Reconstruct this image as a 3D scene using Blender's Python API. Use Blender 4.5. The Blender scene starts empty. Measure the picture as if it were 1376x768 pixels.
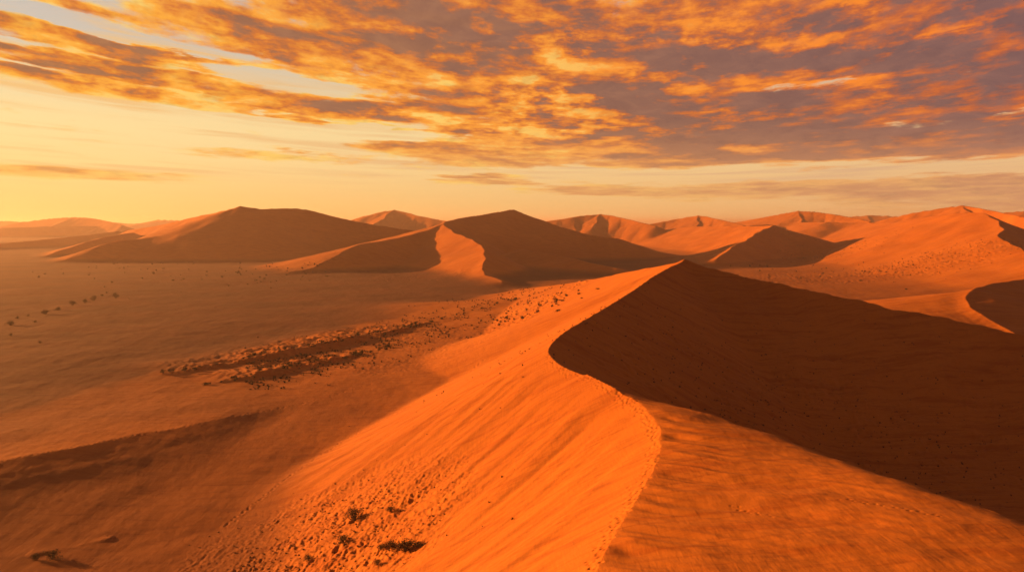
import bpy, math, random
import numpy as np
from mathutils import Vector

R = math.radians
random.seed(7)
rng = np.random.default_rng(11)
scene = bpy.context.scene
col = scene.collection

# ---------------------------------------------------------------- camera
F, CXP, CYP, HOR, CAMZ = 1080.0, 688.0, 384.0, 298.0, 70.0
PITCH = math.atan((CYP - HOR) / F)
cp, sp = math.cos(PITCH), math.sin(PITCH)
cam_d = bpy.data.cameras.new('camera')
cam = bpy.data.objects.new('camera', cam_d)
col.objects.link(cam)
cam_d.sensor_width = 36.0
cam_d.lens = 36.0 * F / 1376.0
cam_d.clip_start, cam_d.clip_end = 0.5, 120000.0
cam.location = (0, 0, CAMZ)
cam.rotation_euler = (math.pi / 2 - PITCH, 0, 0)
scene.camera = cam

SUN_AZ, SUN_EL = R(-66.0), R(7.5)       # azimuth from +Y, negative = to the left
SUN_DIR = Vector((math.sin(SUN_AZ) * math.cos(SUN_EL), math.cos(SUN_AZ) * math.cos(SUN_EL), math.sin(SUN_EL)))


def at(px, py, D):
    dx, dy = (px - CXP) / F, (CYP - py) / F
    d = np.array([dx, cp + dy * sp, -sp + dy * cp])
    return d * (D / d[1]) + np.array([0, 0, CAMZ])


def on_plain(px, py, z=0.0):
    dx, dy = (px - CXP) / F, (CYP - py) / F
    d = np.array([dx, cp + dy * sp, -sp + dy * cp])
    return d * ((z - CAMZ) / d[2]) + np.array([0, 0, CAMZ])


# ---------------------------------------------------------------- numpy noise
_perm = rng.permutation(4096).astype(np.int32)
_gang = (rng.random(4096) * 2 * np.pi).astype(np.float32)
_gx, _gy = np.cos(_gang), np.sin(_gang)


def _g(ix, iy, fx, fy):
    h = _perm[(_perm[ix & 4095] + iy) & 4095]
    return _gx[h] * fx + _gy[h] * fy


def noise(x, y):
    ix = np.floor(x).astype(np.int32); iy = np.floor(y).astype(np.int32)
    fx = (x - ix).astype(np.float32); fy = (y - iy).astype(np.float32)
    u = fx * fx * fx * (fx * (fx * 6 - 15) + 10); v = fy * fy * fy * (fy * (fy * 6 - 15) + 10)
    a = _g(ix, iy, fx, fy); b = _g(ix + 1, iy, fx - 1, fy)
    c = _g(ix, iy + 1, fx, fy - 1); d = _g(ix + 1, iy + 1, fx - 1, fy - 1)
    return ((a + (b - a) * u) * (1 - v) + (c + (d - c) * u) * v) * 1.4


def fbm(x, y, octv=4, gain=0.5):
    s, a = 0, 1.0
    for o in range(octv):
        s = s + a * noise(x * 2 ** o + 17.3 * o, y * 2 ** o - 9.1 * o)
        a *= gain
    return s


def sstep(a, b, x):
    t = np.clip((x - a) / (b - a), 0, 1)
    return t * t * (3 - 2 * t)


# ---------------------------------------------------------------- ridge tools
def catmull(P, step):
    P = np.asarray(P, float)
    out = []
    Q = np.vstack([2 * P[0] - P[1], P, 2 * P[-1] - P[-2]])
    for i in range(1, len(Q) - 2):
        p0, p1, p2, p3 = Q[i - 1:i + 3]
        n = max(2, int(np.linalg.norm((p2 - p1)[:2]) / step))
        for t in np.linspace(0, 1, n, endpoint=False):
            out.append(0.5 * ((2 * p1) + (-p0 + p2) * t + (2 * p0 - 5 * p1 + 4 * p2 - p3) * t * t + (-p0 + 3 * p1 - 3 * p2 + p3) * t ** 3))
    out.append(P[-1])
    return np.array(out)


def envelope(X, Y, line, mL, mR):
    """upper envelope of slopes falling from a 3D crest line (left / right slopes may vary along it)"""
    best = np.full(X.shape, -1e9, np.float32)
    n = len(line)
    mLs = np.interp(np.linspace(0, 1, n), np.linspace(0, 1, np.size(mL)), np.atleast_1d(mL))
    mRs = np.interp(np.linspace(0, 1, n), np.linspace(0, 1, np.size(mR)), np.atleast_1d(mR))
    for i in range(n - 1):
        a, b = line[i], line[i + 1]
        e = b[:2] - a[:2]
        L2 = float(e @ e)
        if L2 < 1e-9:
            continue
        L = math.sqrt(L2)
        rx, ry = X - a[0], Y - a[1]
        t = np.clip((rx * e[0] + ry * e[1]) / L2, 0, 1)
        qx, qy = rx - t * e[0], ry - t * e[1]
        d = np.sqrt(qx * qx + qy * qy) + 1e-6
        c = (e[0] * ry - e[1] * rx) / L / d
        m = mLs[i] * (1 + c) * 0.5 + mRs[i] * (1 - c) * 0.5
        h = a[2] + t * (b[2] - a[2]) - m * d
        np.maximum(best, h, out=best)
    return best


def nearest_line(X, Y, line):
    bd = np.full(X.shape, 1e18, np.float32); bz = np.zeros(X.shape, np.float32); bs = np.zeros(X.shape, np.float32)
    s = 0.0
    for i in range(len(line) - 1):
        a, b = line[i], line[i + 1]
        e = b[:2] - a[:2]; L2 = float(e @ e) + 1e-9
        rx, ry = X - a[0], Y - a[1]
        t = np.clip((rx * e[0] + ry * e[1]) / L2, 0, 1)
        d = (rx - t * e[0]) ** 2 + (ry - t * e[1]) ** 2
        k = d < bd
        bd[k] = d[k]; bz[k] = (a[2] + t * (b[2] - a[2]))[k]; bs[k] = (s + t * math.sqrt(L2))[k]
        s += math.sqrt(L2)
    return np.sqrt(bd), bz, bs


def softplus(v, k):
    w = np.clip(v / k, -30, 30)
    return np.where(v / k > 30, v, k * np.log1p(np.exp(w)))


def smax(a, b, k):
    h = np.clip(0.5 + 0.5 * (a - b) / k, 0, 1)
    return b + (a - b) * h + k * h * (1 - h)


def inside_poly(X, Y, P):
    ins = np.zeros(X.shape, bool)
    n = len(P)
    for i in range(n):
        x1, y1 = P[i][:2]; x2, y2 = P[(i + 1) % n][:2]
        if y1 == y2:
            continue
        c = ((Y < y1) != (Y < y2)) & (X < (x2 - x1) * (Y - y1) / (y2 - y1) + x1)
        ins ^= c
    return ins


def PX(pts):
    return [at(*p) for p in pts]


# the long brink of the nearest dune, from beside the camera up to its peak
BR_NEAR = PX([(770, 900, 56), (800, 768, 75), (836, 700, 90), (866, 650, 103), (884, 605, 117), (883, 575, 128), (862, 545, 142), (828, 524, 156), (790, 505, 172)])
BR_FAR = PX([(757, 491, 185), (741, 478, 196), (738, 466, 205), (757, 446, 222), (800, 420, 248), (850, 390, 285), (893, 363, 325), (920, 350, 350)])
BRINK = catmull([np.array([-3., 10., 36.])] + BR_NEAR + BR_FAR, 2.5)
EDGE = catmull(PX([(790, 505, 172), (860, 527, 157), (1000, 566, 130), (1100, 600, 114), (1200, 633, 100), (1376, 694, 81), (1500, 740, 72)]) + [np.array([62., 40., 42.]), np.array([66., -60., 43.])], 4)

# dune index -> spec.  every ridge: (dune, points, left slope, right slope, toe softness)
D_MAIN, D_PLAT, D_LEFT, D_MID, D_RIGHT, D_SPUR, D_SWELL, D_LEDGE = 1, 2, 3, 4, 5, 6, 7, 8
RIDGES = []


def ridge(dune, pts, mL, mR, toe=4.0, step=12.0, warp=0.0, reach=None):
    RIDGES.append(dict(dune=dune, line=catmull(pts, step), mL=mL, mR=mR, toe=toe, warp=warp, reach=reach))


# nearest dune: brink -> peak -> long crest to the right
ridge(D_MAIN, BR_NEAR[-2:] + BR_FAR, 0.55, 0.60, 5.0, 3.0)
ridge(D_MAIN, PX([(920, 350, 350), (960, 359, 345), (1000, 369, 338), (1060, 383, 325), (1120, 395, 313), (1200, 412, 301), (1300, 433, 290), (1376, 449, 281), (1500, 475, 270), (1700, 520, 255)]), 0.30, 0.52, 6.0, 6.0)
ridge(D_MAIN, PX([(920, 350, 350), (880, 358, 400), (838, 366, 460), (795, 375, 540), (745, 383, 640), (700, 388, 740)]), [0.54, 0.42, 0.34, 0.26], 0.30, 3.0, 8.0)
# left dune
ridge(D_LEFT, PX([(80, 352, 1390), (110, 342, 1420), (147, 325, 1470), (200, 318.5, 1510), (245, 309, 1540), (285, 293, 1570), (322, 277, 1610), (350, 280.5, 1620), (385, 279, 1640), (412, 281.5, 1640), (450, 291, 1630), (500, 301, 1620), (560, 310, 1600)]), [0.30, 0.30, 0.25, 0.2, 0.2], 0.52, 5.0, 15, 4)
ridge(D_LEFT, PX([(322, 277, 1610), (300, 283, 1750), (262, 291, 1900), (215, 302, 2050), (170, 309, 2200)]), 0.55, 0.3, 7.0, 25, 6)
ridge(D_LEFT, PX([(60, 344, 1600), (100, 330, 1700), (140, 318, 1850), (180, 312, 2000)]), 0.3, 0.5, 4.0, 25, 6)
# middle dune
ridge(D_MID, PX([(395, 366, 1090), (420, 360, 1110), (445, 347, 1150), (478, 329.5, 1210), (520, 322, 1280), (560, 313, 1350), (597, 300, 1430)]), 0.22, 0.50, 5.0, 18, 4)
ridge(D_MID, PX([(675, 381, 890), (655, 372, 950), (648, 362, 1000), (651, 348, 1060), (650, 334, 1130), (636, 322, 1210), (612, 312, 1310), (597, 300, 1430), (612, 294, 1500), (640, 289, 1560), (665, 285, 1600), (688, 281, 1640)]), 0.42, [0.5, 0.55, 0.55, 0.5], 6.0, 15, 4)
ridge(D_MID, PX([(688, 281, 1640), (718, 292, 1630), (750, 303, 1610), (790, 314, 1580), (835, 321, 1560)]), 0.3, 0.45, 9.0, 20, 6)
ridge(D_MID, PX([(700, 334, 1300), (760, 345, 1200), (830, 362, 1060)]), 0.3, 0.3, 6.0, 18, 5)
# right dune
ridge(D_RIGHT, PX([(1420, 352, 800), (1376, 335, 900), (1343, 318, 1000), (1346, 305, 1090), (1334, 291, 1190), (1310, 285, 1270), (1270, 288, 1400), (1230, 293, 1700), (1200, 298.5, 2000), (1160, 299, 2350), (1110, 298, 2450)]), [0.30, 0.37, 0.38, 0.36, 0.34], 0.50, 9.0, 18, 5)
ridge(D_RIGHT, PX([(1110, 298, 2450), (1060, 298.5, 2800), (1010, 299, 3200)]), 0.30, 0.30, 9.0, 20, 5)
ridge(D_RIGHT, PX([(1040, 302.5, 1650), (1015, 314, 1530), (990, 329, 1410), (962, 347, 1270)]), 0.50, 0.40, 6.0, 18, 5)
ridge(D_RIGHT, PX([(1040, 302.5, 1650), (1005, 303.5, 1850), (962, 303.5, 2080), (920, 305, 2300), (868, 312, 2500)]), [0.42, 0.36, 0.34, 0.34], 0.30, 6.0, 20, 5)
# spur dune behind the long crest
ridge(D_SPUR, PX([(1470, 362, 720), (1400, 371, 640), (1340, 379, 590), (1306, 389, 555), (1299, 402, 530), (1312, 418, 502), (1350, 440, 470), (1400, 475, 430)]), [0.25, 0.25, 0.3, 0.3], 0.50, 4.0, 8, 2)
ridge(D_SPUR, PX([(1306, 389, 555), (1260, 396, 600), (1215, 402, 650)]), 0.15, 0.25, 3.0, 8, 2)
# low swell across the plain on the left
ridge(D_SWELL, PX([(-160, 657, 193), (0, 621, 214), (120, 598, 231), (240, 575, 251), (330, 558, 273), (420, 546, 298), (500, 538, 325)]), 0.045, [0.125, 0.122, 0.115, 0.10], 1.7, 6, 1.5)
# broad sandy apron at the foot of the near dune
ridge(D_SWELL, PX([(330, 700, 182), (420, 640, 208), (500, 585, 240), (560, 545, 280), (640, 497, 340), (720, 440, 465), (785, 398, 600)]), 0.075, 0.5, 2.0, 8, 3)
# brush-topped ledges
ridge(D_LEDGE, PX([(225, 508, 358), (270, 497, 366), (330, 485, 388), (380, 477, 404), (430, 465, 433), (480, 456, 458), (520, 446, 489), (570, 438, 520)]), 0.05, 0.25, 0.4, 4, 3)
ridge(D_LEDGE, PX([(275, 521, 335), (340, 506, 350), (400, 493, 371), (450, 484, 391), (520, 472, 425)]), 0.05, 0.25, 0.4, 4, 3)
ridge(D_LEDGE, PX([(515, 452, 470), (550, 443, 500), (590, 433, 535), (640, 423, 575), (700, 411, 620)]), 0.08, 0.32, 0.5, 5, 3)
ridge(D_LEDGE, PX([(40, 752, 163), (66, 747, 165), (95, 743, 167), (150, 727, 172)]), 0.08, 0.45, 0.3, 3, 1)

# distant dunes: (points, left, right)
FAR = [
    ([(462, 298, 3000), (500, 287, 3000), (530, 282, 3000), (560, 289, 2900), (600, 297, 2800)], 0.3, 0.35),
    ([(735, 297, 2600), (770, 291, 2600), (806, 287.5, 2600), (835, 292, 2500), (880, 303, 2350)], 0.3, 0.35),
    ([(875, 300, 2900), (910, 294, 2900), (938, 289.5, 2850), (960, 293, 2750), (1000, 302, 2600)], 0.3, 0.35),
    ([(985, 299, 3000), (1025, 292, 2900), (1072, 283.5, 2800), (1110, 286, 2700), (1140, 291, 2600), (1170, 297, 2500)], 0.3, 0.30),
    ([(1180, 297, 2250), (1215, 288, 2200), (1255, 281, 2150), (1292, 276, 2100), (1325, 281, 2000), (1376, 291, 1850), (1430, 300, 1700)], 0.3, 0.5),
    ([(1330, 287, 3200), (1376, 283, 3100), (1440, 280, 3000)], 0.3, 0.4),
    ([(20, 299, 4200), (60, 294, 4200), (100, 291.5, 4100), (130, 294, 4000), (165, 302, 3800)], 0.3, 0.3),
    ([(150, 298, 6000), (195, 295, 6000), (240, 295.5, 5900), (290, 298, 5800)], 0.3, 0.3),
    ([(-60, 300, 5500), (0, 296.5, 5200), (30, 298, 5000)], 0.3, 0.3),
    ([(-40, 330, 2000), (40, 323, 2200), (110, 316, 2450), (170, 309, 2700), (230, 305, 2900)], 0.3, 0.3),
    ([(-60, 309, 3600), (10, 305.5, 3700), (70, 303.5, 3800), (140, 303, 3900)], 0.25, 0.3),
    ([(1130, 292, 4500), (1165, 289, 4400), (1200, 290, 4300), (1250, 294, 4000)], 0.3, 0.3),
]
D_FAR0 = 9
for i, (p, a, b) in enumerate(FAR):
    P = PX(p)
    ridge(D_FAR0 + i, P, a + .08, [b, b + .05, b + .25, b + .25], 6.0, 50, 5)
    T = max(P, key=lambda q: q[2])
    hgt = T[2]
    for (ax, ay, fr) in ((-0.25, -1.0, 2.4), (1.2, -0.8, 1.8)):
        q = [T + np.array([ax * hgt * fr * k, ay * hgt * fr * k, -hgt * (0.5 * k + 0.4 * k * k)]) + np.array([(-1) ** j * hgt * .12 * k, 0, 0]) for j, k in enumerate((0, .2, .4, .6, .8, 1.0))]
        ridge(D_FAR0 + i, q, 0.42, 0.46, 6.0, 40, 4)
ND = D_FAR0 + len(FAR)


def ellmask(X, Y, px, py, D, rx, ry, rot=0.0):
    c = at(px, py, D)
    dx, dy = X - c[0], Y - c[1]
    co, si = math.cos(rot), math.sin(rot)
    u, v = (dx * co + dy * si) / rx, (-dx * si + dy * co) / ry
    return np.clip(1.3 - np.sqrt(u * u + v * v), 0, 1)


def walk(line, stride, side, jitter, r0, depth, s0=0, s1=1e9):
    """footprints: (x, y, radius, depth) along a line"""
    out = []
    seg = np.linalg.norm(np.diff(line[:, :2], axis=0), axis=1)
    cum = np.concatenate([[0], np.cumsum(seg)])
    s, k = max(0, s0), 0
    while s < min(cum[-1], s1):
        i = min(np.searchsorted(cum, s, 'right') - 1, len(seg) - 1)
        t = (s - cum[i]) / seg[i]
        p = line[i, :2] * (1 - t) + line[i + 1, :2] * t
        e = (line[i + 1, :2] - line[i, :2]) / seg[i]
        nrm = np.array([-e[1], e[0]])
        o = side + (0.2 if k % 2 else -0.2) + rng.normal(0, jitter)
        q = p + nrm * o
        out.append((q[0], q[1], r0 * rng.uniform(0.8, 1.3), depth * rng.uniform(0.5, 1.2)))
        s += stride * rng.uniform(0.75, 1.35); k += 1
    return out


PRINTS = walk(BRINK, 0.75, 0.5, 0.30, 0.26, 0.16) + walk(BRINK, 0.8, 1.1, 0.5, 0.24, 0.14, 60, 190)
FOOT = catmull(PX([(300, 725, 176), (380, 670, 202), (450, 617, 230), (520, 575, 258), (590, 532, 298), (650, 495, 335)]), 3)
PRINTS += walk(FOOT, 0.9, 0, 0.5, 0.36, 0.25)
SW = [r for r in RIDGES if r['dune'] == D_SWELL][0]['line']
PRINTS += walk(SW, 1.3, 0.3, 0.5, 0.40, 0.13)
PLT = catmull(PX([(985, 702, 92), (1010, 715, 89), (1040, 726, 87)]), 2)
PRINTS += walk(PLT, 0.75, 0, 0.16, 0.2, 0.08)
PLT2 = catmull(PX([(1130, 678, 90), (1180, 695, 87), (1230, 712, 84), (1265, 724, 82)]), 2)
PRINTS += walk(PLT2, 0.75, 0, 0.18, 0.2, 0.07)
PRINTS = np.array(PRINTS)


def height(X, Y, label=True):
    X = X.astype(np.float32); Y = Y.astype(np.float32)
    Rr = np.hypot(X, Y)
    # plain
    g = 0.6 * fbm(X / 90, Y / 90, 3) + 1.6 * noise(X / 420 + 5, Y / 420)
    g = g + (0.05 + 0.07 * sstep(250, 420, Rr)) * fbm(X / 9 + 3, Y / 22, 3)
    g = g * sstep(0, 150, Rr) 
    g = g + 14 * sstep(2500, 9000, Rr) * np.abs(noise(X / 1500, Y / 900))
    H = np.zeros(X.shape, np.float32)
    lab = np.zeros(X.shape, np.int16)
    top = np.full(X.shape, 1.2, np.float32)

    def put(v, k, dune, sel):
        v = v.astype(np.float32)
        Hs = H[sel]
        H[sel] = smax(Hs, v, np.maximum(k * sstep(0, 4 * k, np.minimum(Hs, v)), 1e-3))
        win = (v > top[sel]) if dune not in (D_SWELL, D_LEDGE) else np.zeros(v.shape, bool)
        ls = lab[sel]; ts = top[sel]
        ls[win] = dune; ts[win] = v[win]
        lab[sel] = ls; top[sel] = ts

    # plateau of the nearest dune
    poly = np.vstack([BRINK[BRINK[:, 1] < at(790, 505, 172)[1] + .1], EDGE, [[-3, -60, 36]]])
    nb = int((BRINK[:, 1] < at(790, 505, 172)[1] + .1).sum())
    sel = np.where((X > -160) & (X < 220) & (Y > -150) & (Y < 420))[0]
    if len(sel):
        x, y = X[sel], Y[sel]
        wx = 0.5 * noise(x / 5, y / 5); wy = 0.5 * noise(x / 5 + 40, y / 5)
        ew = sstep(8, 22, x - 0.05 * y)
        x = x + ew * (1.6 * noise(x / 17, y / 17) + .5 * noise(x / 5, y / 5)); y = y + ew * (1.6 * noise(x / 17 + 40, y / 17) + .5 * noise(x / 5 + 4, y / 5))
        ins = inside_poly(x, y, poly)
        out = np.maximum(envelope(x, y, poly[:nb][::1], 0.54, 0.54), envelope(x, y, poly[nb - 1:], 0.60, 0.56) - 0.9)
        hi = out.copy()
        if ins.any():
            xi, yi = x[ins], y[ins]
            d1, z1, s1 = nearest_line(xi, yi, poly[:nb]); d2, z2, s2 = nearest_line(xi, yi, poly[nb - 1:-1])
            z = (z1 * d2 + z2 * d1) / (d1 + d2 + 1e-4)
            dome = 0.35 * np.sqrt(np.clip(d1 * d2 / (d1 + d2 + 1e-3), 0, 50))
            # wind undulations running across from the brink, fading along the top
            uu, vv = .78 * xi - .62 * yi, .62 * xi + .78 * yi
            und = noise(uu / 26 + 0.25 * noise(xi / 9, yi / 9), vv / 3.4) + 0.4 * noise(uu / 18 + 7, vv / 1.6)
            hi[ins] = z - 0.9 * np.exp(-d2 / 3.0) + dome * 0.5 + und * (0.50 * np.exp(-d1 / 11) + 0.02) * sstep(0, 3.0, d1) + 0.09 * noise(uu / 15, vv / 1.1) * np.exp(-d1 / 25) * sstep(0, 2.0, d1) + 0.07 * noise(uu / 34, (vv + .8 * noise(uu / 20, vv / 9)) / 1.5) + 0.30 * noise(uu / 45 + 3, vv / 6.5) * sstep(1, 8, d1)
        put(softplus(hi, 5.0), 2.0, D_PLAT, sel)
    for r in RIDGES:
        ln = r['line']
        mm = min(np.min(r['mL']), np.min(r['mR'])) 
        z0 = ln[:, 2].max()
        reach = min(z0 / max(mm, .05) + 8 * r['toe'], 1200)
        sel = np.where((X > ln[:, 0].min() - reach) & (X < ln[:, 0].max() + reach) & (Y > ln[:, 1].min() - reach) & (Y < ln[:, 1].max() + reach))[0]
        if not len(sel):
            continue
        x, y = X[sel], Y[sel]
        if r['warp']:
            w = r['warp']; s = w * 9
            x = x + w * noise(x / s, y / s); y = y + w * noise(x / s + 31, y / s + 7)
        v = envelope(x, y, ln, r['mL'], r['mR'])
        if r['dune'] == D_LEDGE:
            v = v * (1.25 + 0.55 * noise(x / 26, y / 26) + 0.25 * fbm(x / 9, y / 9, 3)) + 0.8 + 0.55 * sstep(.2, 1.5, v) * fbm(x / 4.5, y / 4.5, 3)
        k = r['toe']
        v = softplus(v, k) - k * 0.05
        put(v, 0.5 if r['dune'] in (D_SWELL, D_LEDGE) else (2.0 if r['dune'] <= 2 else 4.0), r['dune'], sel)
    Z = H + g * np.exp(-H / 12)
    # rolling texture on dune flanks
    near = np.where(Rr < 900)[0]
    x, y = X[near], Y[near]
    hh = H[near]
    fl = sstep(1, 9, hh)
    a = np.array([-0.72, -0.69])                      # slope streaks of the sunlit face
    u, v = x * a[0] + y * a[1], -x * a[1] + y * a[0]
    dB, zB, _ = nearest_line(x, y, BRINK)
    left = (zB - hh) > 0
    st = (0.55 * noise(u / 60, v / 7.5) + 0.25 * noise(u / 40 + 9, v / 3.2) + 0.08 * noise(u / 20, v / 1.3)) * sstep(0.5, 14, dB) * fl * sstep(270, 190, y) * sstep(58, 40, x)
    st = st * (inside_poly(x, y, poly) == 0)
    Z[near] += st
    Z[near] += 0.06 * fbm(x / 4, y / 6 + 8, 3) * sstep(1.5, 10, dB) + 0.28 * fbm(x / 30 + 5, y / 30, 2) * sstep(2, 30, dB)
    sh = sstep(20, 70, x) * sstep(150, 190, y) * sstep(420, 300, y)
    Z[near] += sh * fl * (1.1 * noise((x - y * .5) / 16, (y + x * .4) / 60) + 0.35 * noise((x - .5 * y) / 5, (y + .4 * x) / 26) + 0.18 * fbm(x / 5, y / 5, 2))
    # rough hummocky patches
    def rough(px, py, D, rx, ry, rot, amp, sc):
        m = ellmask(X, Y, px, py, D, rx, ry, rot)
        k = np.where(m > 0)[0]
        if len(k):
            x, y = X[k], Y[k]
            n = noise(x / sc, y / sc) + 0.5 * noise(x / sc * 2.1, y / sc * 2.1)
            Z[k] += amp * sstep(0, .6, m[k]) * (np.abs(n) ** 1.3 * np.sign(n)) * (0.45 + 0.9 * sstep(-.3, .5, noise(x / sc / 7, y / sc / 7)))
    for p in ROUGH:
        rough(*p)
    # footprints
    k = np.where((Rr < 420) & (np.abs(X) < 280))[0]
    if len(k):
        cell = {}
        for j, (fx, fy, fr, fd) in enumerate(PRINTS):
            cell.setdefault((int(fx // 4), int(fy // 4)), []).append(j)
        key = (np.floor(X[k] / 4).astype(np.int64) + 4000) * 10000 + np.floor(Y[k] / 4).astype(np.int64) + 4000
        order = np.argsort(key, kind='stable'); ks = key[order]
        for (cx, cy), js in cell.items():
            for ox in (-1, 0, 1):
                for oy in (-1, 0, 1):
                    kk = (cx + ox + 4000) * 10000 + cy + oy + 4000
                    i0, i1 = np.searchsorted(ks, kk, 'left'), np.searchsorted(ks, kk, 'right')
                    if i1 > i0:
                        idx = k[order[i0:i1]]
                        x, y = X[idx], Y[idx]
                        dz = np.zeros(len(idx), np.float32)
                        for j in js:
                            fx, fy, fr, fd = PRINTS[j]
                            q = ((x - fx) ** 2 + (y - fy) ** 2) / (fr * fr)
                            dz += fd * (-1.5 * np.exp(-q) + 0.55 * np.exp(-q / 3.2))
                        Z[idx] += dz
    return Z, lab, H


ROUGH = [
    (430, 690, 150, 24, 34, 0.5, 0.30, 1.1),
    (520, 640, 158, 16, 26, 0.5, 0.20, 1.0),
    (360, 760, 128, 26, 20, 0.4, 0.32, 1.2),
    (700, 425, 480, 18, 75, -0.25, 0.7, 3.0),
    (760, 400, 520, 12, 70, -0.35, 0.8, 3.0),
    (620, 440, 450, 40, 50, 0.0, 0.28, 2.4),
    (560, 480, 380, 60, 40, 0.0, 0.14, 2.0),
    (1240, 358, 1000, 95, 110, 0.3, 0.55, 3.5),
    (1120, 335, 1500, 95, 160, 0.3, 0.6, 4.5),
    (1080, 372, 1000, 120, 90, 0.0, 0.6, 5),
    (560, 365, 1010, 70, 60, 0.0, 0.5, 4),
    (1000, 470, 260, 90, 60, 0.0, 0.25, 2.0),
    (1200, 540, 215, 80, 60, 0.0, 0.25, 2.0),
]

# ---------------------------------------------------------------- terrain grid (fan, finest where the view is finest)
def build_grid():
    th_f = np.arange(R(-36), R(36), 0.00092)
    th = np.concatenate([np.linspace(R(-180), R(-36), 130)[:-1], th_f, np.linspace(R(36), R(180), 130)])
    r = [2.0]
    while r[-1] < 90000:
        q = r[-1]
        if q < 55:
            dr = 1.5
        else:
            dr = min(0.0042 * q, max(0.09, q * q / (48 * 1080)))
            if q > 2200: dr = 0.0034 * q
            if q > 4600: dr = 0.006 * q
            if q > 6500: dr = 0.03 * q
        r.append(q + dr)
    r = np.array(r)
    return th, r


th, rr = build_grid()
TH, RR = np.meshgrid(th, rr)
GX = (np.sin(TH) * RR).ravel(); GY = (np.cos(TH) * RR).ravel()
nT, nR = len(th), len(rr)
Z = np.empty(nT * nR, np.float32); LAB = np.empty(nT * nR, np.int16); HD = np.empty(nT * nR, np.float32)
CH = 400000
for a in range(0, nT * nR, CH):
    Z[a:a + CH], LAB[a:a + CH], HD[a:a + CH] = height(GX[a:a + CH], GY[a:a + CH])
print('grid', nT, nR, nT * nR)
# vertex normals of the whole sheet, so that the split pieces share them along their seams
Zg = Z.reshape(nR, nT)
dX_t = np.gradient(GX.reshape(nR, nT), axis=1); dY_t = np.gradient(GY.reshape(nR, nT), axis=1); dZ_t = np.gradient(Zg, axis=1)
dX_r = np.gradient(GX.reshape(nR, nT), axis=0); dY_r = np.gradient(GY.reshape(nR, nT), axis=0); dZ_r = np.gradient(Zg, axis=0)
N = np.stack([dY_t * dZ_r - dZ_t * dY_r, dZ_t * dX_r - dX_t * dZ_r, dX_t * dY_r - dY_t * dX_r], -1)
N /= np.linalg.norm(N, axis=-1, keepdims=True) + 1e-12
N[N[..., 2] < 0] *= -1
N = N.reshape(-1, 3).astype(np.float32)
CO = np.stack([GX, GY, Z], -1).astype(np.float32)

i0 = (np.arange(nR - 1)[:, None] * nT + np.arange(nT - 1)[None, :]).ravel()
QUADS = np.stack([i0, i0 + nT, i0 + nT + 1, i0 + 1], -1)
FLAB = LAB[QUADS].max(axis=1)


def ground_z(x, y):
    z, _, _ = height(np.array([x], np.float32), np.array([y], np.float32))
    return float(z[0])


LA, LB = on_plain(235, 500), on_plain(650, 398)


def apron(x, y):
    """blown sand lying between the brush ledges and the foot of the near dune"""
    e = (LB - LA)[:2]; L = np.linalg.norm(e)
    d = -(e[0] * (y - LA[1]) - e[1] * (x - LA[0])) / L
    t = ((x - LA[0]) * e[0] + (y - LA[1]) * e[1]) / L / L
    d = d + 10 * noise(x / 45, y / 45) + 5 * noise(x / 13, y / 13)
    return ((0.40 + 0.45 * sstep(-0.3, 0.15, t)) * sstep(-6, 14, d) * sstep(-1.3, -0.6, t - 0.002 * d) * sstep(1.9, 1.2, t) * sstep(240, 160, x) * sstep(1300, 1000, y)).astype(np.float32)


def piece(name, quads, mat):
    used, inv = np.unique(quads, return_inverse=True)
    inv = inv.reshape(quads.shape)
    me = bpy.data.meshes.new(name)
    me.vertices.add(len(used)); me.vertices.foreach_set('co', CO[used].ravel())
    nf = len(quads)
    me.loops.add(nf * 4); me.polygons.add(nf)
    me.polygons.foreach_set('loop_start', np.arange(nf, dtype=np.int32) * 4)
    me.loops.foreach_set('vertex_index', inv[:, ::-1].ravel().astype(np.int32))
    me.polygons.foreach_set('use_smooth', np.ones(nf, bool))
    at_ = me.attributes.new('dune', 'FLOAT', 'POINT')
    bx, by = CO[used, 0], CO[used, 1]
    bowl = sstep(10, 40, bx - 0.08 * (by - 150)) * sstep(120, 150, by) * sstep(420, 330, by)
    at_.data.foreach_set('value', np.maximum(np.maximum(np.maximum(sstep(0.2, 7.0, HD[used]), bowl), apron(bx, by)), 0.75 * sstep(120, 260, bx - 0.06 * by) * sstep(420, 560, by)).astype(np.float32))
    me.update(calc_edges=True)
    me.normals_split_custom_set_from_vertices(N[used])
    me.materials.append(mat)
    o = bpy.data.objects.new(name, me)
    col.objects.link(o)
    o['kind'] = 'structure'
    return o


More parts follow.
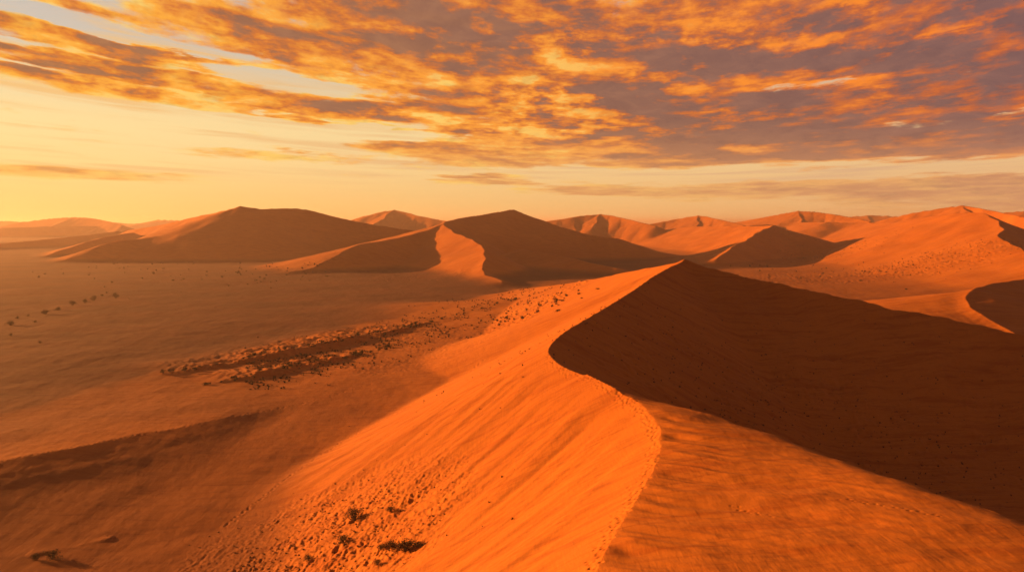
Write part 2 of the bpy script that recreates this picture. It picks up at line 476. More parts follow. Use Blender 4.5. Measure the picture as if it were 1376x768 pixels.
# ---------------------------------------------------------------- node helpers
class NT:
    def __init__(s, tree):
        s.t = tree; s.n = tree.nodes; s.l = tree.links

    def new(s, typ, **kw):
        n = s.n.new(typ)
        for k, v in kw.items():
            setattr(n, k, v)
        return n

    def put(s, sock, v):
        if isinstance(v, bpy.types.NodeSocket):
            s.l.new(v, sock)
        elif v is not None:
            sock.default_value = v

    def math(s, op, a, b=None, c=None, clamp=False):
        n = s.new('ShaderNodeMath', operation=op, use_clamp=clamp)
        for i, v in enumerate((a, b, c)):
            s.put(n.inputs[i], v)
        return n.outputs[0]

    def mr(s, x, a, b, c=0.0, d=1.0, smooth=True):
        n = s.new('ShaderNodeMapRange', interpolation_type='SMOOTHSTEP' if smooth else 'LINEAR', clamp=True)
        for i, v in enumerate((x, a, b, c, d)):
            s.put(n.inputs[i], v)
        return n.outputs[0]

    def mix(s, f, a, b, mode='MIX'):
        n = s.new('ShaderNodeMix', data_type='RGBA', blend_type=mode)
        n.clamp_factor = True
        s.put(n.inputs[0], f)
        for i, v in ((6, a), (7, b)):
            s.put(n.inputs[i], (*v, 1) if isinstance(v, tuple) and len(v) == 3 else v)
        return n.outputs[2]

    def comb(s, x, y, z=0.0):
        n = s.new('ShaderNodeCombineXYZ')
        for i, v in enumerate((x, y, z)):
            s.put(n.inputs[i], v)
        return n.outputs[0]

    def noise(s, vec, scale, detail=4.0, rough=0.55, dist=0.0):
        n = s.new('ShaderNodeTexNoise')
        n.inputs['Scale'].default_value = scale; n.inputs['Detail'].default_value = detail
        n.inputs['Roughness'].default_value = rough; n.inputs['Distortion'].default_value = dist
        s.put(n.inputs['Vector'], vec)
        return n.outputs['Fac']

    def mapping(s, vec, scale=(1, 1, 1), rot=(0, 0, 0), loc=(0, 0, 0)):
        n = s.new('ShaderNodeMapping')
        s.put(n.inputs['Vector'], vec)
        n.inputs['Scale'].default_value = scale; n.inputs['Rotation'].default_value = rot; n.inputs['Location'].default_value = loc
        return n.outputs[0]


def new_mat(name):
    m = bpy.data.materials.new(name); m.use_nodes = True
    m.node_tree.nodes.clear()
    return m, NT(m.node_tree)


def sand_material():
    m, t = new_mat('sand')
    pos = t.new('ShaderNodeNewGeometry').outputs['Position']
    dune = t.new('ShaderNodeAttribute', attribute_name='dune').outputs['Fac']
    big = t.noise(pos, 0.012, 4)
    mid = t.noise(pos, 0.12, 6, 0.6)
    fine = t.noise(t.mapping(pos, (1, 0.35, 1), (0, 0, 0.5)), 1.3, 6, 0.65)
    grain = t.noise(pos, 9.0, 4, 0.7)
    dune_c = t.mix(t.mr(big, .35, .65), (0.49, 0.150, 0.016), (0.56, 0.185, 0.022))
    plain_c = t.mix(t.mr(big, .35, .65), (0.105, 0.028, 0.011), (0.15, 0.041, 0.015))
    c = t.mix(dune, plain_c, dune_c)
    c = t.mix(t.math('MULTIPLY', t.mr(mid, .45, .72), 0.22), c, t.mix(dune, (0.22, 0.08, 0.032), (0.42, 0.13, 0.03)))
    c = t.mix(t.math('MULTIPLY', t.mr(fine, .52, .75), t.mr(dune, 0, 1, .45, .22)), c, (0.16, 0.055, 0.022))
    c = t.mix(t.mr(grain, .3, .8, 0, .18), c, (0.6, 0.23, 0.04))
    # coarser, darker grains drawn down the slopes in tongues
    tng = t.noise(t.mapping(pos, (0.05, 0.32, 0.05), (0, 0, R(43))), 1.0, 5, 0.62, 0.4)
    tn2 = t.noise(t.mapping(pos, (0.12, 0.9, 0.1), (0, 0, R(-28))), 1.0, 5, 0.65, 0.3)
    c = t.mix(t.math('MULTIPLY', t.mr(tng, .46, .68), .50), c, t.mix(dune, (0.08, 0.022, 0.009), (0.36, 0.085, 0.009)))
    c = t.mix(t.math('MULTIPLY', t.mr(tn2, .50, .70), .40), c, t.mix(dune, (0.17, 0.05, 0.019), (0.30, 0.075, 0.012)))
    # dark gravel specks lying on the plain
    vo = t.new('ShaderNodeTexVoronoi', feature='F1'); vo.inputs['Scale'].default_value = 0.33; vo.inputs['Randomness'].default_value = 1
    t.put(vo.inputs['Vector'], pos)
    sp_ = t.math('MULTIPLY', t.mr(vo.outputs['Distance'], .06, .17, 1, 0), t.mr(t.noise(pos, .02, 3), .48, .62))
    c = t.mix(t.math('MULTIPLY', t.math('MULTIPLY', sp_, 0.7), t.mr(dune, 0, .6, 1, 0)), c, (0.07, 0.03, 0.015))
    # wind ripples
    rip = t.noise(t.mapping(pos, (2.6, 0.22, 0.6), (0, 0, R(-52))), 1.0, 4, 0.6, 0.5)
    h = t.math('ADD', t.math('MULTIPLY', rip, 0.05), t.math('MULTIPLY', fine, 0.07))
    h = t.math('ADD', h, t.math('MULTIPLY', grain, 0.012))
    h = t.math('ADD', h, t.math('MULTIPLY', mid, 0.16))
    bp = t.new('ShaderNodeBump'); bp.inputs['Strength'].default_value = 0.75; bp.inputs['Distance'].default_value = 1.0
    t.put(bp.inputs['Height'], h)
    b = t.new('ShaderNodeBsdfPrincipled')
    b.inputs['Roughness'].default_value = 0.9; b.inputs['Specular IOR Level'].default_value = 0.15
    t.put(b.inputs['Base Color'], c); t.put(b.inputs['Normal'], bp.outputs[0])
    o = t.new('ShaderNodeOutputMaterial'); t.l.new(b.outputs[0], o.inputs[0])
    return m


SAND = sand_material()
names = {0: ('desert_plain', 'plain', 'flat reddish gravel plain with scattered scrub spreading to the horizon'),
         D_MAIN: ('sand_dune', 'dune', 'dark shaded slope of near dune with sharp central peak and long crest to the right'),
         D_PLAT: ('sand_dune', 'dune', 'bright orange sandy foreground dune with footprints along its curving brink'),
         D_LEFT: ('sand_dune', 'dune', 'broad brown shaded dune with twin summits beyond the row of shrubs'),
         D_MID: ('sand_dune', 'dune', 'dune with S-shaped bright crest winding down from a pointed summit'),
         D_RIGHT: ('sand_dune', 'dune', 'wide sunlit orange dune curving round a bowl of scrubby flat ground'),
         D_SPUR: ('sand_dune', 'dune', 'small dune with sharp bright lip and dark slip face behind the long crest')}
far_labels = ['small hazy dune with pale flank, behind between broad brown dune and S-crested dune',
              'rounded hazy peach dune just right of the S-crested summit',
              'small hazy dune with dark right side, second after the S-crested summit',
              'hazy distant dune with flat double top above the scrubby bowl',
              'tall red ridge rising right behind the wide sunlit orange dune',
              'pale distant dune at the far right edge of the skyline',
              'faint golden low dune far beyond the plain on the left',
              'faintest flat dune on the horizon close beside the broad brown dune',
              'golden dune melting into haze at the far left edge',
              'low golden sand ridge creeping out of the haze left of the broad brown dune',
              'low far sand ridge fading in golden haze at the left',
              'thin mauve dune line on the horizon above the sunlit dune']
for i, l in enumerate(far_labels):
    names[D_FAR0 + i] = ('sand_dune', 'dune', l)
for k in range(ND):
    if k not in names:
        continue
    q = QUADS[FLAB == k]
    if not len(q):
        print('no faces for', k); continue
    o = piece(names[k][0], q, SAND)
    o['category'] = names[k][1]; o['label'] = names[k][2]
    if k: o['group'] = 'dunes of the desert' if k < D_FAR0 else 'distant dunes on the horizon'

# ---------------------------------------------------------------- shrubs
def hit(px, py):
    """where the sight line through a picture point meets the ground"""
    D = np.exp(np.linspace(math.log(60), math.log(3000), 900))
    P = np.array([at(px, py, q) for q in D])
    z, _, _ = height(P[:, 0], P[:, 1])
    k = np.where(P[:, 2] < z)[0]
    if not len(k): return None
    i = k[0]
    if i == 0: return P[0]
    f = (P[i - 1, 2] - z[i - 1]) / ((P[i - 1, 2] - z[i - 1]) + (z[i] - P[i, 2]) + 1e-9)
    q = P[i - 1] * (1 - f) + P[i] * f
    q[2] = ground_z(q[0], q[1])
    return q


def plain_mat(name, c1, c2, scale):
    m, t = new_mat(name)
    oi = t.new('ShaderNodeObjectInfo').outputs['Random']
    n = t.noise(t.new('ShaderNodeNewGeometry').outputs['Position'], scale, 3)
    b = t.new('ShaderNodeBsdfPrincipled'); b.inputs['Roughness'].default_value = 0.85; b.inputs['Specular IOR Level'].default_value = 0.1
    t.put(b.inputs['Base Color'], t.mix(t.math('ADD', t.math('MULTIPLY', oi, .5), t.mr(n, .35, .65, 0, .5)), c1, c2))
    o = t.new('ShaderNodeOutputMaterial'); t.l.new(b.outputs[0], o.inputs[0])
    return m


LEAF = plain_mat('shrub_leaf', (0.065, 0.050, 0.020), (0.12, 0.085, 0.035), 2.0)
TWIG = plain_mat('shrub_twig', (0.07, 0.04, 0.022), (0.11, 0.065, 0.035), 3.0)
GRASS = plain_mat('dry_grass', (0.10, 0.055, 0.022), (0.17, 0.085, 0.03), 1.0)


def mesh_from(name, v, f, mat):
    me = bpy.data.meshes.new(name); me.from_pydata([tuple(p) for p in v], [], f); me.materials.append(mat); me.update()
    return me


def twig(v, f, a, b, r0, r1, n=5):
    d = b - a; L = np.linalg.norm(d); d = d / L
    u = np.cross(d, [0.3, 0.9, 0.2]); u /= np.linalg.norm(u); w = np.cross(d, u)
    i0 = len(v)
    for (p, r) in ((a, r0), (b, r1)):
        for k in range(n):
            t_ = 2 * math.pi * k / n
            v.append(p + r * (math.cos(t_) * u + math.sin(t_) * w))
    for k in range(n):
        f.append((i0 + k, i0 + (k + 1) % n, i0 + n + (k + 1) % n, i0 + n + k))


def shrub_geo(seed, leaves, leaf, flat=0.62):
    """unit shrub, about 1 m across: forked stems and leaf sprays gathered in ragged clumps"""
    g = np.random.default_rng(seed)
    sv, sf, lv, lf = [], [], [], []
    tips = []
    for k in range(9):
        a = g.uniform(0, 2 * math.pi); lean = g.uniform(0.15, 1.0)
        r = 0.44 * lean * g.uniform(.7, 1.1); h = flat * math.sqrt(max(.08, 1 - (lean * .9) ** 2)) * g.uniform(.75, 1.1)
        p0 = np.array([math.cos(a) * .04, math.sin(a) * .04, -.08]); p2 = np.array([math.cos(a) * r, math.sin(a) * r, h])
        p1 = p0 * .45 + p2 * .55 + g.normal(0, .04, 3)
        twig(sv, sf, p0, p1, .022, .014); twig(sv, sf, p1, p2, .014, .005)
        tips += [(p2, .17), (p1 * .35 + p2 * .65, .15)]
        for j in range(2):
            q = p1 + np.array([*g.normal(0, .16, 2), g.uniform(.03, .2)])
            twig(sv, sf, p1, q, .010, .004); tips.append((q, .13))
    for i in range(leaves):
        c, rad = tips[g.integers(len(tips))]
        p = c + g.normal(0, 1, 3) * rad * np.array([.62, .62, .5])
        p[2] = max(p[2], .01)
        n = g.normal(0, 1, 3); n /= np.linalg.norm(n)
        u = np.cross(n, [0, 0, 1]) + 1e-3; u /= np.linalg.norm(u); w = np.cross(n, u)
        s1, s2 = leaf * g.uniform(.6, 1.3), leaf * g.uniform(.3, .6)
        i0 = len(lv)
        lv += [p - u * s1, p - w * s2, p + u * s1, p + w * s2]
        lf.append((i0, i0 + 1, i0 + 2, i0 + 3))
    return (sv, sf), (lv, lf)


NEAR_P, FAR_P = [], []
for k in range(4):
    (sv, sf), (lv, lf) = shrub_geo(50 + k, 620, 0.040, (0.62, 0.5, 0.75, 0.42)[k])
    NEAR_P.append((mesh_from('branches', sv, sf, TWIG), mesh_from('foliage', lv, lf, LEAF)))
for k in range(4):
    (sv, sf), (lv, lf) = shrub_geo(80 + k, 170, 0.085, (0.6, 0.5, 0.7, 0.38)[k])
    me = mesh_from('desert_shrub', sv + lv, sf + [tuple(i + len(sv) for i in q) for q in lf], TWIG)
    me.materials.append(LEAF)
    for p in me.polygons[len(sf):]: p.material_index = 1
    FAR_P.append(me)


def shrub(p, size, label, group=None, parts=False, kind=None, name='desert_shrub'):
    k = int(rng.integers(4)) if kind is None else kind
    loc = (p[0], p[1], p[2] - 0.02 * size)
    if parts:
        o = bpy.data.objects.new(name, None); col.objects.link(o)
        for nm, me in zip(('branches', 'foliage'), NEAR_P[k]):
            c = bpy.data.objects.new(nm, me); col.objects.link(c); c.parent = o
    else:
        o = bpy.data.objects.new(name, FAR_P[k]); col.objects.link(o)
    o.location = loc
    o.rotation_euler = (rng.normal(0, .06), rng.normal(0, .06), rng.uniform(0, 6.28))
    o.scale = (size * rng.uniform(.9, 1.15), size * rng.uniform(.9, 1.15), size * rng.uniform(.85, 1.1))
    o['label'] = label; o['category'] = 'shrub'
    if group: o['group'] = group
    return o


# the row of bushes on the left of the plain
ROW = [(14, 437, 13, 'wide ragged bush at the near left end of the shrub row on the plain'),
       (24, 428, 6, 'small bush just behind the near left end of the shrub row'),
       (38, 425, 5, 'low scrappy bush between two larger bushes near the left end of the row'),
       (62, 422, 11, 'dark rounded bush standing third along the shrub row from the left'),
       (79, 416.5, 10, 'long low bush in the middle of the shrub row on the plain'),
       (98, 410, 10, 'dense dark bush right of the long low one in the shrub row'),
       (114, 407, 9, 'round bush between two dense bushes toward the far end of the row'),
       (126, 404, 10, 'leaning bush second from the tallest one in the shrub row'),
       (137, 397.5, 5, 'lone tiny bush set back behind the far end of the shrub row'),
       (155, 400, 13, 'tallest bush, closing the far right end of the shrub row'),
       (47, 433, 6, 'low bush trailing a long shadow in front of the shrub row'),
       (15, 451, 7, 'isolated low bush in front of the near left end of the shrub row'),
       (54, 461, 5, 'smallest bush alone on bare ground nearest to the viewer below the row')]
for px, py, sz, lb in ROW:
    p = hit(px, py)
    shrub(p, sz * p[1] / F, lb, 'bushes in the row on the left plain', True)
# near bushes and pit on the sunlit face
NEAR = [(476, 697, 26, 'dark spreading bush highest on the bright face of the foreground dune'),
        (462, 728, 20, 'small dark bush below the spreading one on the bright dune face'),
        (524, 738, 26, 'bushy left half of the largest scrub clump on the bright dune face'),
        (546, 741, 30, 'biggest and darkest bush of the scrub clump on the bright dune face'),
        (562, 734, 16, 'sparse right tip of the largest scrub clump on the bright dune face'),
        (508, 758, 12, 'tiny bush at the bottom edge under the largest scrub clump'),
        (512, 738, 15, 'low bush hugging the left end of the largest scrub clump'),
        (525, 687, 13, 'thin tuft-like bush right of the highest bush on the bright face'),
        (415, 752, 14, 'scrubby bush low on the left of the bright dune face'),
        (70, 749, 22, 'bush in the dark hollow at the lower left corner'),
        (48, 752, 14, 'smaller bush beside the dark hollow at the lower left corner')]
for px, py, sz, lb in NEAR:
    p = hit(px, py)
    shrub(p, sz * np.hypot(p[1], CAMZ - p[2]) / F, lb, 'bushes in the foreground', True, int(rng.choice([1, 3])))


def scatter(n, pick, size, label, group):
    m = 0
    while m < n:
        px, py = pick()
        p = hit(px, py)
        if p is None: m += 1; continue
        shrub(p, size() , label, group)
        m += 1


scatter(70, lambda: (rng.uniform(40, 440), 352 + 48 * rng.beta(1.1, 2.2)), lambda: rng.uniform(1.6, 4.2), 'small dark bush dotted on the open plain below the broad brown dune', 'bushes scattered on the left plain')
scatter(30, lambda: (rng.normal(350, 45), rng.normal(369, 6)), lambda: rng.uniform(1.6, 4.2), 'small dark bush in the loose patch of scrub left of the S-crested dune foot', 'bushes in the patch by the S-crested dune')
scatter(34, lambda: (lambda x: (x, rng.uniform(353, min(390, 360 + (x - 975) * .19))))(rng.uniform(975, 1240)), lambda: rng.uniform(1.5, 4.0), 'dark bush on the scrubby flat floor behind the near peak', 'bushes on the scrubby flat on the right')
LEDGES = [r['line'] for r in RIDGES if r['dune'] == D_LEDGE][:3]
for li, (ln, n, lb) in enumerate(zip(LEDGES, (30, 28, 30), ('dark bush growing along the top of the farther sandy ledge', 'dark bush growing along the top of the nearer sandy ledge', 'dark bush on the broken ledge between plain and near dune'))):
    for k in range(n):
        q = ln[int(rng.integers(len(ln)))] + np.array([*rng.normal(0, 1.6, 2), 0])
        q[2] = ground_z(q[0], q[1])
        shrub(q, rng.uniform(1.2, 3.4), lb, 'bushes along ledge %s' % ('one', 'two', 'three')[li])
BAND = PX([(640, 437, 450), (690, 426, 480), (740, 410, 500), (800, 386, 530)])
for k in range(40):
    f = rng.uniform(0, 3); i = int(f); f -= i
    q = at(*[(1 - f) * a_ + f * b_ for a_, b_ in zip([(655, 437), (695, 424), (745, 408), (805, 384)][i], ([(655, 437), (695, 424), (745, 408), (805, 384)] + [(805, 384)])[i + 1])], 400)
    px = 688 + F * q[0] / 400
    pt = [(655, 437), (695, 424), (745, 408), (805, 384)]
    u0, u1 = pt[min(i, 2)], pt[min(i, 2) + 1]
    p = hit(u0[0] + (u1[0] - u0[0]) * f + rng.normal(0, 6), u0[1] + (u1[1] - u0[1]) * f + rng.normal(0, 4))
    if p is not None:
        shrub(p, rng.uniform(1.0, 2.6), 'dark bush in the scrubby stripe running up the sunlit flank left of the near peak', 'bushes in the stripe below the near peak')


def tufts(n, pick, s0, s1, label, blades=9, mat=None):
    """clumps of dry grass nobody could count: one mesh of many blades"""
    v, f = [], []
    P = []
    while len(P) < n:
        P.append(pick())
    P = np.array(P)
    z, _, _ = height(P[:, 0], P[:, 1])
    for (x, y), zz in zip(P, z):
        s_ = rng.uniform(s0, s1)
        for b in range(blades):
            a = rng.uniform(0, 6.28); r = s_ * rng.uniform(.0, .4)
            c = np.array([x + math.cos(a) * r, y + math.sin(a) * r, zz - .03])
            d = np.array([math.cos(a), math.sin(a), 0]) * s_ * rng.uniform(.1, .5) + np.array([0, 0, s_ * rng.uniform(.35, .8)])
            t_ = np.array([-math.sin(a), math.cos(a), 0]) * s_ * rng.uniform(.10, .2)
            i0 = len(v); v += [c - t_, c + t_, c + d * .6 + t_ * .7, c + d, c + d * .6 - t_ * .7]; f.append((i0, i0 + 1, i0 + 2, i0 + 3, i0 + 4))
    o = bpy.data.objects.new('dry_grass', mesh_from('dry_grass', v, f, mat or GRASS)); col.objects.link(o)
    o['kind'] = 'stuff'; o['category'] = 'grass'; o['label'] = label
    return o


def around(px, py, D, rx, ry, rot=0.0):
    c = at(px, py, D)
    def pick():
        u, w = rng.normal(0, .5) * rx, rng.normal(0, .5) * ry
        return c[0] + u * math.cos(rot) - w * math.sin(rot), c[1] + u * math.sin(rot) + w * math.cos(rot)
    return pick


tufts(420, around(430, 690, 150, 20, 34, 0.5), .15, .55, 'tiny dark grass tufts peppering the bright face of the foreground dune')
tufts(420, around(1245, 360, 1000, 90, 110, .3), .6, 2.0, 'specks of dry grass over the foot of the wide sunlit orange dune', 6)
tufts(260, around(1090, 335, 1450, 90, 200, .2), .7, 2.2, 'specks of dry grass on the back wall of the sunlit bowl', 6)
def apron_pick():
    while True:
        px, py = rng.uniform(330, 760), 0
        py = 500 - (px - 330) * 0.235 + rng.normal(0, 16)
        if noise(np.array([px / 30.]), np.array([py / 9.]))[0] > -0.05:
            q = on_plain(px, min(520, max(py, 398)), 3.0)
            return q[0], q[1]


tufts(1300, apron_pick, .4, 1.7, 'dry grass tufts spread over the ledges and sunlit flank', 7, TWIG)
tufts(1100, around(1100, 500, 235, 95, 55), 0.2, .75, 'dark grass specks across the shaded slope behind the foreground dune', 6, TWIG)
tufts(500, around(330, 375, 950, 200, 240), .4, 1.2, 'fine dry grass specks across the far plain', 5)


# ---------------------------------------------------------------- haze
def haze():
    me = bpy.data.meshes.new('haze')
    S, z0, z1 = 60000.0, float(Z.min()) - 1.0, float(max(Z.max(), CAMZ)) + 12.0
    v = [(x, y, z) for z in (z0, z1) for (x, y) in ((-S, -S), (S, -S), (S, S), (-S, S))]
    me.from_pydata(v, [], [(0, 3, 2, 1), (4, 5, 6, 7), (0, 1, 5, 4), (1, 2, 6, 5), (2, 3, 7, 6), (3, 0, 4, 7)])
    m, t = new_mat('haze_air')
    p = t.new('ShaderNodeVolumePrincipled')
    p.inputs['Color'].default_value = (0.95, 0.77, 0.74, 1)
    p.inputs['Density'].default_value = 0.000088
    p.inputs['Anisotropy'].default_value = 0.42
    o = t.new('ShaderNodeOutputMaterial'); t.l.new(p.outputs[0], o.inputs['Volume'])
    me.materials.append(m)
    ob = bpy.data.objects.new('haze', me); col.objects.link(ob); ob['kind'] = 'stuff'
    ob['label'] = 'thin golden dust haze over the desert'; ob['category'] = 'haze'
    return ob


haze()

# ---------------------------------------------------------------- sun
ld = bpy.data.lights.new('sun', 'SUN'); ld.energy = 5.0; ld.angle = R(0.55); ld.color = (1.0, 0.41, 0.10)
sun = bpy.data.objects.new('sun', ld); col.objects.link(sun)
sun.rotation_euler = SUN_DIR.to_track_quat('Z', 'Y').to_euler()

# ---------------------------------------------------------------- sky
EXPO = 1.2


def lin(r, g, b, gain=1.0):
    """a colour seen in the finished picture -> radiance before exposure"""
    return tuple((c / 12.92 if c <= 0.04045 else ((c + 0.055) / 1.055) ** 2.4) * gain / 2 ** EXPO for c in (r / 255, g / 255, b / 255))


STREAK_AZ, STREAK_K = 0.10, 0.5


def azel(px, py):
    d = at(px, py, 1000.0) - np.array([0, 0, CAMZ])
    return math.atan2(d[0], d[1]), math.atan2(d[2], math.hypot(d[0], d[1]))


def streak(az, el):
    w = min(math.sqrt((az - STREAK_AZ) ** 2 + 0.03), 1.1)
    return el * (1 - STREAK_K * w)


# cloud banks: px, py, half width, half height, weight  (turned into compass bearing and height in the sky)
BANKS = [
    (110, 52, 170, 11, 1.1), (140, 82, 190, 8, 1.1), (230, 126, 280, 12, 1.25), (470, 158, 90, 7, .5), (60, 0, 120, 10, .6), (300, 28, 130, 22, .7),
    (430, 72, 110, 24, .6), (560, 40, 190, 55, .85), (640, 20, 160, 50, .5), (310, 163, 60, 4, .8), (345, 207, 165, 9, .85), (60, 230, 140, 7, .8),
    (655, 243, 72, 4.5, .85), (795, 256, 62, 4.5, .8), (610, 200, 120, 14, .8), (560, 140, 150, 18, .55), (700, 150, 130, 45, .8), (820, 120, 200, 75, .9),
    (980, 100, 220, 80, .9), (1150, 110, 260, 75, .9), (1340, 120, 200, 70, .95), (900, 178, 190, 24, .85), (1250, 180, 220, 16, .9), (1175, 205, 62, 8, .9),
    (1120, 250, 170, 9, .62), (1360, 264, 150, 16, .7), (1000, 260, 110, 6, .5), (900, 20, 250, 40, .6), (1200, 30, 250, 40, .7),
    (1090, 117, 100, 9, -1.6), (1275, 163, 150, 6, -1.5), (1190, 95, 110, 5, -.6), (370, 104, 120, 6, -.7), (450, 128, 160, 6, -.6), (90, 30, 170, 6, -.75),
    (80, 67, 200, 3.5, -.8), (120, 104, 220, 3.5, -.9), (715, 12, 60, 14, -.7), (560, 18, 70, 14, -.4), (40, 172, 320, 22, -.7), (480, 178, 220, 8, -.8),
    (1120, 226, 330, 9, -.4), (1300, 228, 200, 7, -.4), (1020, 205, 70, 9, .5), (860, 208, 60, 6, .4), (1300, 206, 60, 5, .4),
]
# places where the low sun catches the cloud from below
LIT = [(770, 75, 60, 60, .5), (740, 120, 60, 50, .5), (900, 120, 150, 14, .25), (1020, 22, 170, 20, .8), (1180, 40, 200, 11, .6), (1330, 30, 150, 6, .6), (680, 180, 90, 30, .5), (840, 165, 120, 12, .35),
       (1140, 118, 40, 10, .6), (1215, 138, 50, 8, .5), (560, 110, 120, 16, .5), (300, 140, 300, 14, .35), (250, 60, 300, 60, .12), (780, 208, 140, 7, .4),
       (640, 160, 130, 26, .45), (640, 60, 40, 40, .2), (960, 60, 40, 30, .3)]


def sky():
    w = bpy.data.worlds.new('World'); scene.world = w; w.use_nodes = True
    w.node_tree.nodes.clear()
    t = NT(w.node_tree)
    M = t.math
    st = t.new('ShaderNodeTexSky', sky_type='NISHITA')
    st.sun_disc = False; st.sun_elevation = SUN_EL; st.sun_rotation = SUN_AZ
    st.dust_density = 4.0
    d = t.new('ShaderNodeTexCoord').outputs['Generated']
    sx = t.new('ShaderNodeSeparateXYZ'); t.put(sx.inputs[0], d)
    x, y, z = sx.outputs
    az = M('ARCTAN2', x, y)
    el = M('ARCSINE', z)
    elp = M('MAXIMUM', el, 0.0)
    aw = M('SUBTRACT', az, STREAK_AZ)
    wv = M('MINIMUM', M('SQRT', M('MULTIPLY_ADD', aw, aw, 0.03)), 1.1)
    s = M('MULTIPLY', elp, M('SUBTRACT', 1.0, M('MULTIPLY', wv, STREAK_K)))
    ls = M('LOGARITHM', M('ADD', s, 0.045), math.e)
    vec = t.comb(M('MULTIPLY', az, 3.6), M('MULTIPLY', ls, 5.2), 0.0)
    # ragged edges: everything below is looked up in slightly warped coordinates
    wn = t.new('ShaderNodeTexNoise'); wn.inputs['Scale'].default_value = 2.6; wn.inputs['Detail'].default_value = 5; wn.inputs['Roughness'].default_value = 0.6
    t.put(wn.inputs['Vector'], vec)
    wc = t.new('ShaderNodeSeparateColor'); t.put(wc.inputs[0], wn.outputs['Color'])
    wsc = t.mr(az, -.5, .0, .45, 1.0)
    azw = M('MULTIPLY_ADD', M('MULTIPLY', M('SUBTRACT', wc.outputs[0], .5), wsc), 0.18, az)
    sw = M('MULTIPLY_ADD', M('MULTIPLY', M('MULTIPLY', M('SUBTRACT', wc.outputs[1], .5), wsc), M('ADD', s, 0.012)), 0.36, s)

    def field(items):
        tot = None
        for (px, py, rx, ry, wt) in items:
            a, e = azel(px, py)
            sc_ = streak(a, e)
            k = sc_ / e
            u = M('MULTIPLY', M('SUBTRACT', azw, a), F / rx)
            v = M('MULTIPLY', M('SUBTRACT', sw, sc_), F / (ry * k))
            q = M('MULTIPLY_ADD', u, u, M('MULTIPLY', v, v))
            g = M('MULTIPLY', M('EXPONENT', M('MULTIPLY', M('POWER', q, 1.3), -0.7)), wt)
            tot = g if tot is None else M('ADD', tot, g)
        return tot

    cov = field(BANKS)
    lit = field(LIT)
    # a general broken layer overhead and behind, outside the banks above
    over = t.mr(s, 0.20, 0.34, 0.0, 0.75)
    over = M('MAXIMUM', over, M('MULTIPLY', t.mr(M('ABSOLUTE', az), .75, 1.1), t.mr(s, .04, .12, 0, .7)))
    cov = M('MAXIMUM', cov, over)
    cov = M('MULTIPLY', M('SUBTRACT', 1.0, M('EXPONENT', M('MULTIPLY', cov, -1.25))), 1.12)
    n1 = t.noise(vec, 1.5, 9, 0.58, 0.3)
    vec2 = t.comb(M('MULTIPLY', az, 10.0), M('MULTIPLY', ls, 6.2), 3.0)
    n2 = t.noise(vec2, 1.5, 10, 0.62, 0.0)
    puff = M('ADD', M('MULTIPLY', M('SUBTRACT', n1, .5), t.mr(az, -.5, .1, 1.0, .8)), M('MULTIPLY', M('SUBTRACT', n2, .5), t.mr(az, -.5, .0, .8, 1.5)))
    puff = M('MULTIPLY', puff, t.mr(s, 0.02, .09, .95, 1.6))
    dens = M('ADD', cov, puff)
    # the same puffs a little towards the sun: the difference is the lit side
    vec2s = t.comb(M('MULTIPLY', M('ADD', az, -0.02), 10.0), M('MULTIPLY', M('LOGARITHM', M('ADD', M('SUBTRACT', s, 0.010), 0.045), math.e), 6.2), 3.0)
    n2s = t.noise(vec2s, 1.5, 6, 0.62, 0.0)
    rel = M('SUBTRACT', n2, n2s)
    alpha = t.mr(dens, 0.14, 0.58)
    thick = t.mr(dens, 0.25, 1.05, 0, 1, False)
    # clear sky
    side = t.mr(az, -0.62, 0.62, 0, 1, False)
    low = t.mix(side, lin(253, 206, 112), lin(232, 170, 116))
    midc = t.mix(side, lin(255, 226, 160), lin(236, 196, 142))
    high = t.mix(side, lin(206, 196, 182), lin(176, 158, 164))
    c = t.mix(t.mr(el, -0.01, 0.11), low, midc)
    c = t.mix(t.mr(el, 0.10, 0.235), c, high)
    sunw = M('MULTIPLY', t.mr(az, -0.75, -0.2, 1, 0), t.mr(el, 0.0, .16, 1, 0))
    c = t.mix(M('MULTIPLY', sunw, .6), c, lin(255, 220, 132))
    zen = lin(82, 84, 108)
    c = t.mix(t.mr(el, 0.26, 0.62), c, zen)
    c = t.mix(t.mr(M('ABSOLUTE', M('SUBTRACT', az, -0.2)), .9, 1.7), c, t.mix(t.mr(el, 0, .5), lin(186, 122, 92), zen))
    nis = t.mix(1.0, st.outputs[0], (0.045, 0.045, 0.045), 'MULTIPLY')
    c = t.mix(t.mr(el, 0.02, .3, .0, .10), c, nis)
    # cloud colours
    dark = t.mix(side, lin(164, 108, 70), lin(126, 90, 88))
    mid = t.mix(side, lin(226, 124, 36), lin(196, 96, 54))
    bright = t.mix(side, lin(255, 178, 58), lin(255, 128, 34))
    lowc = t.mr(el, .03, .13, 1, 0)
    dark = t.mix(lowc, dark, t.mix(side, lin(228, 150, 66), lin(192, 130, 98)))
    mid = t.mix(lowc, mid, t.mix(side, lin(244, 172, 78), lin(204, 142, 102)))
    bright = t.mix(lowc, bright, t.mix(side, lin(252, 196, 100), lin(232, 166, 104)))
    lt = M('MULTIPLY', M('SUBTRACT', 1.0, thick), 1.12)
    lt = M('ADD', lt, M('MULTIPLY', rel, 3.0))
    lt = M('ADD', lt, M('MULTIPLY', lit, t.mr(n2, .36, .66, 0.1, 1.0)))
    lt = M('ADD', lt, M('MULTIPLY', M('SUBTRACT', n1, .5), -0.9))
    lt = M('MULTIPLY', lt, t.mr(az, .15, .6, 1, .7))
    cl = t.mix(t.mr(lt, 0.02, 0.48), dark, mid)
    cl = t.mix(t.mr(lt, 0.32, 0.88), cl, bright)
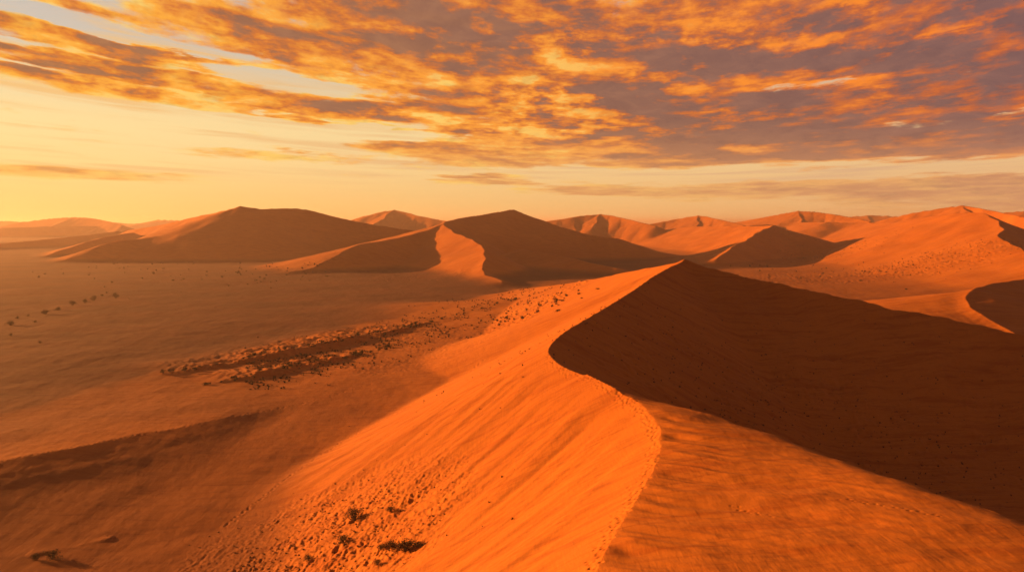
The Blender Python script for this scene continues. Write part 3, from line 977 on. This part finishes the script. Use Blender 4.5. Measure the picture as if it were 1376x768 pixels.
    cl = t.mix(M('MULTIPLY', t.mr(lt, 0.8, 1.35), t.mr(az, .35, -.1)), cl, lin(255, 206, 104))
    n3 = t.noise(t.comb(M('MULTIPLY', az, 16.0), M('MULTIPLY', ls, 8.0), 9.0), 1.6, 8, 0.62, 0.6)
    cl = t.mix(M('MULTIPLY', t.mr(n3, .46, .72), .22), cl, t.mix(side, lin(214, 150, 92), lin(176, 116, 100)))
    cl = t.mix(M('MULTIPLY', t.mr(n3, .52, .30), .25), cl, t.mix(side, lin(126, 84, 66), lin(92, 66, 74)))
    # overhead and behind the clouds are out of the low sun
    cl = t.mix(t.mr(el, 0.27, 0.5), cl, lin(70, 62, 70))
    cl = t.mix(t.mr(M('ABSOLUTE', M('SUBTRACT', az, -0.2)), .9, 1.7), cl, lin(104, 72, 68))
    # thin cream veils drawn out along the wind
    nv = t.noise(t.comb(M('MULTIPLY', az, 2.4), M('MULTIPLY', ls, 9.0), 5.0), 1.6, 7, 0.58, 0.4)
    c = t.mix(M('MULTIPLY', M('MULTIPLY', t.mr(nv, .46, .70), t.mr(el, .02, .07)), .85), c, t.mix(side, lin(246, 196, 122), lin(206, 160, 132)))
    c = t.mix(M('MULTIPLY', alpha, t.mr(el, .0, .09, .72, .97)), c, cl)
    c = t.mix(t.mr(el, -0.02, -0.004, 1, 0), c, lin(190, 140, 90))
    bg = t.new('ShaderNodeBackground'); bg.inputs['Strength'].default_value = 0.1
    ten = t.new('ShaderNodeVectorMath', operation='SCALE'); t.put(ten.inputs[0], c); ten.inputs['Scale'].default_value = 10.0
    t.l.new(ten.outputs[0], bg.inputs[0])
    o = t.new('ShaderNodeOutputWorld'); t.l.new(bg.outputs[0], o.inputs[0])
    w.cycles.sampling_method = 'MANUAL'; w.cycles.sample_map_resolution = 1024


sky()

vs = scene.view_settings
vs.view_transform = 'Standard'; vs.look = 'None'; vs.exposure = EXPO; vs.gamma = 1.0
vs.use_curve_mapping = False
scene.cycles.max_bounces = 6
scene.cycles.volume_bounces = 0
scene.cycles.use_denoising = True
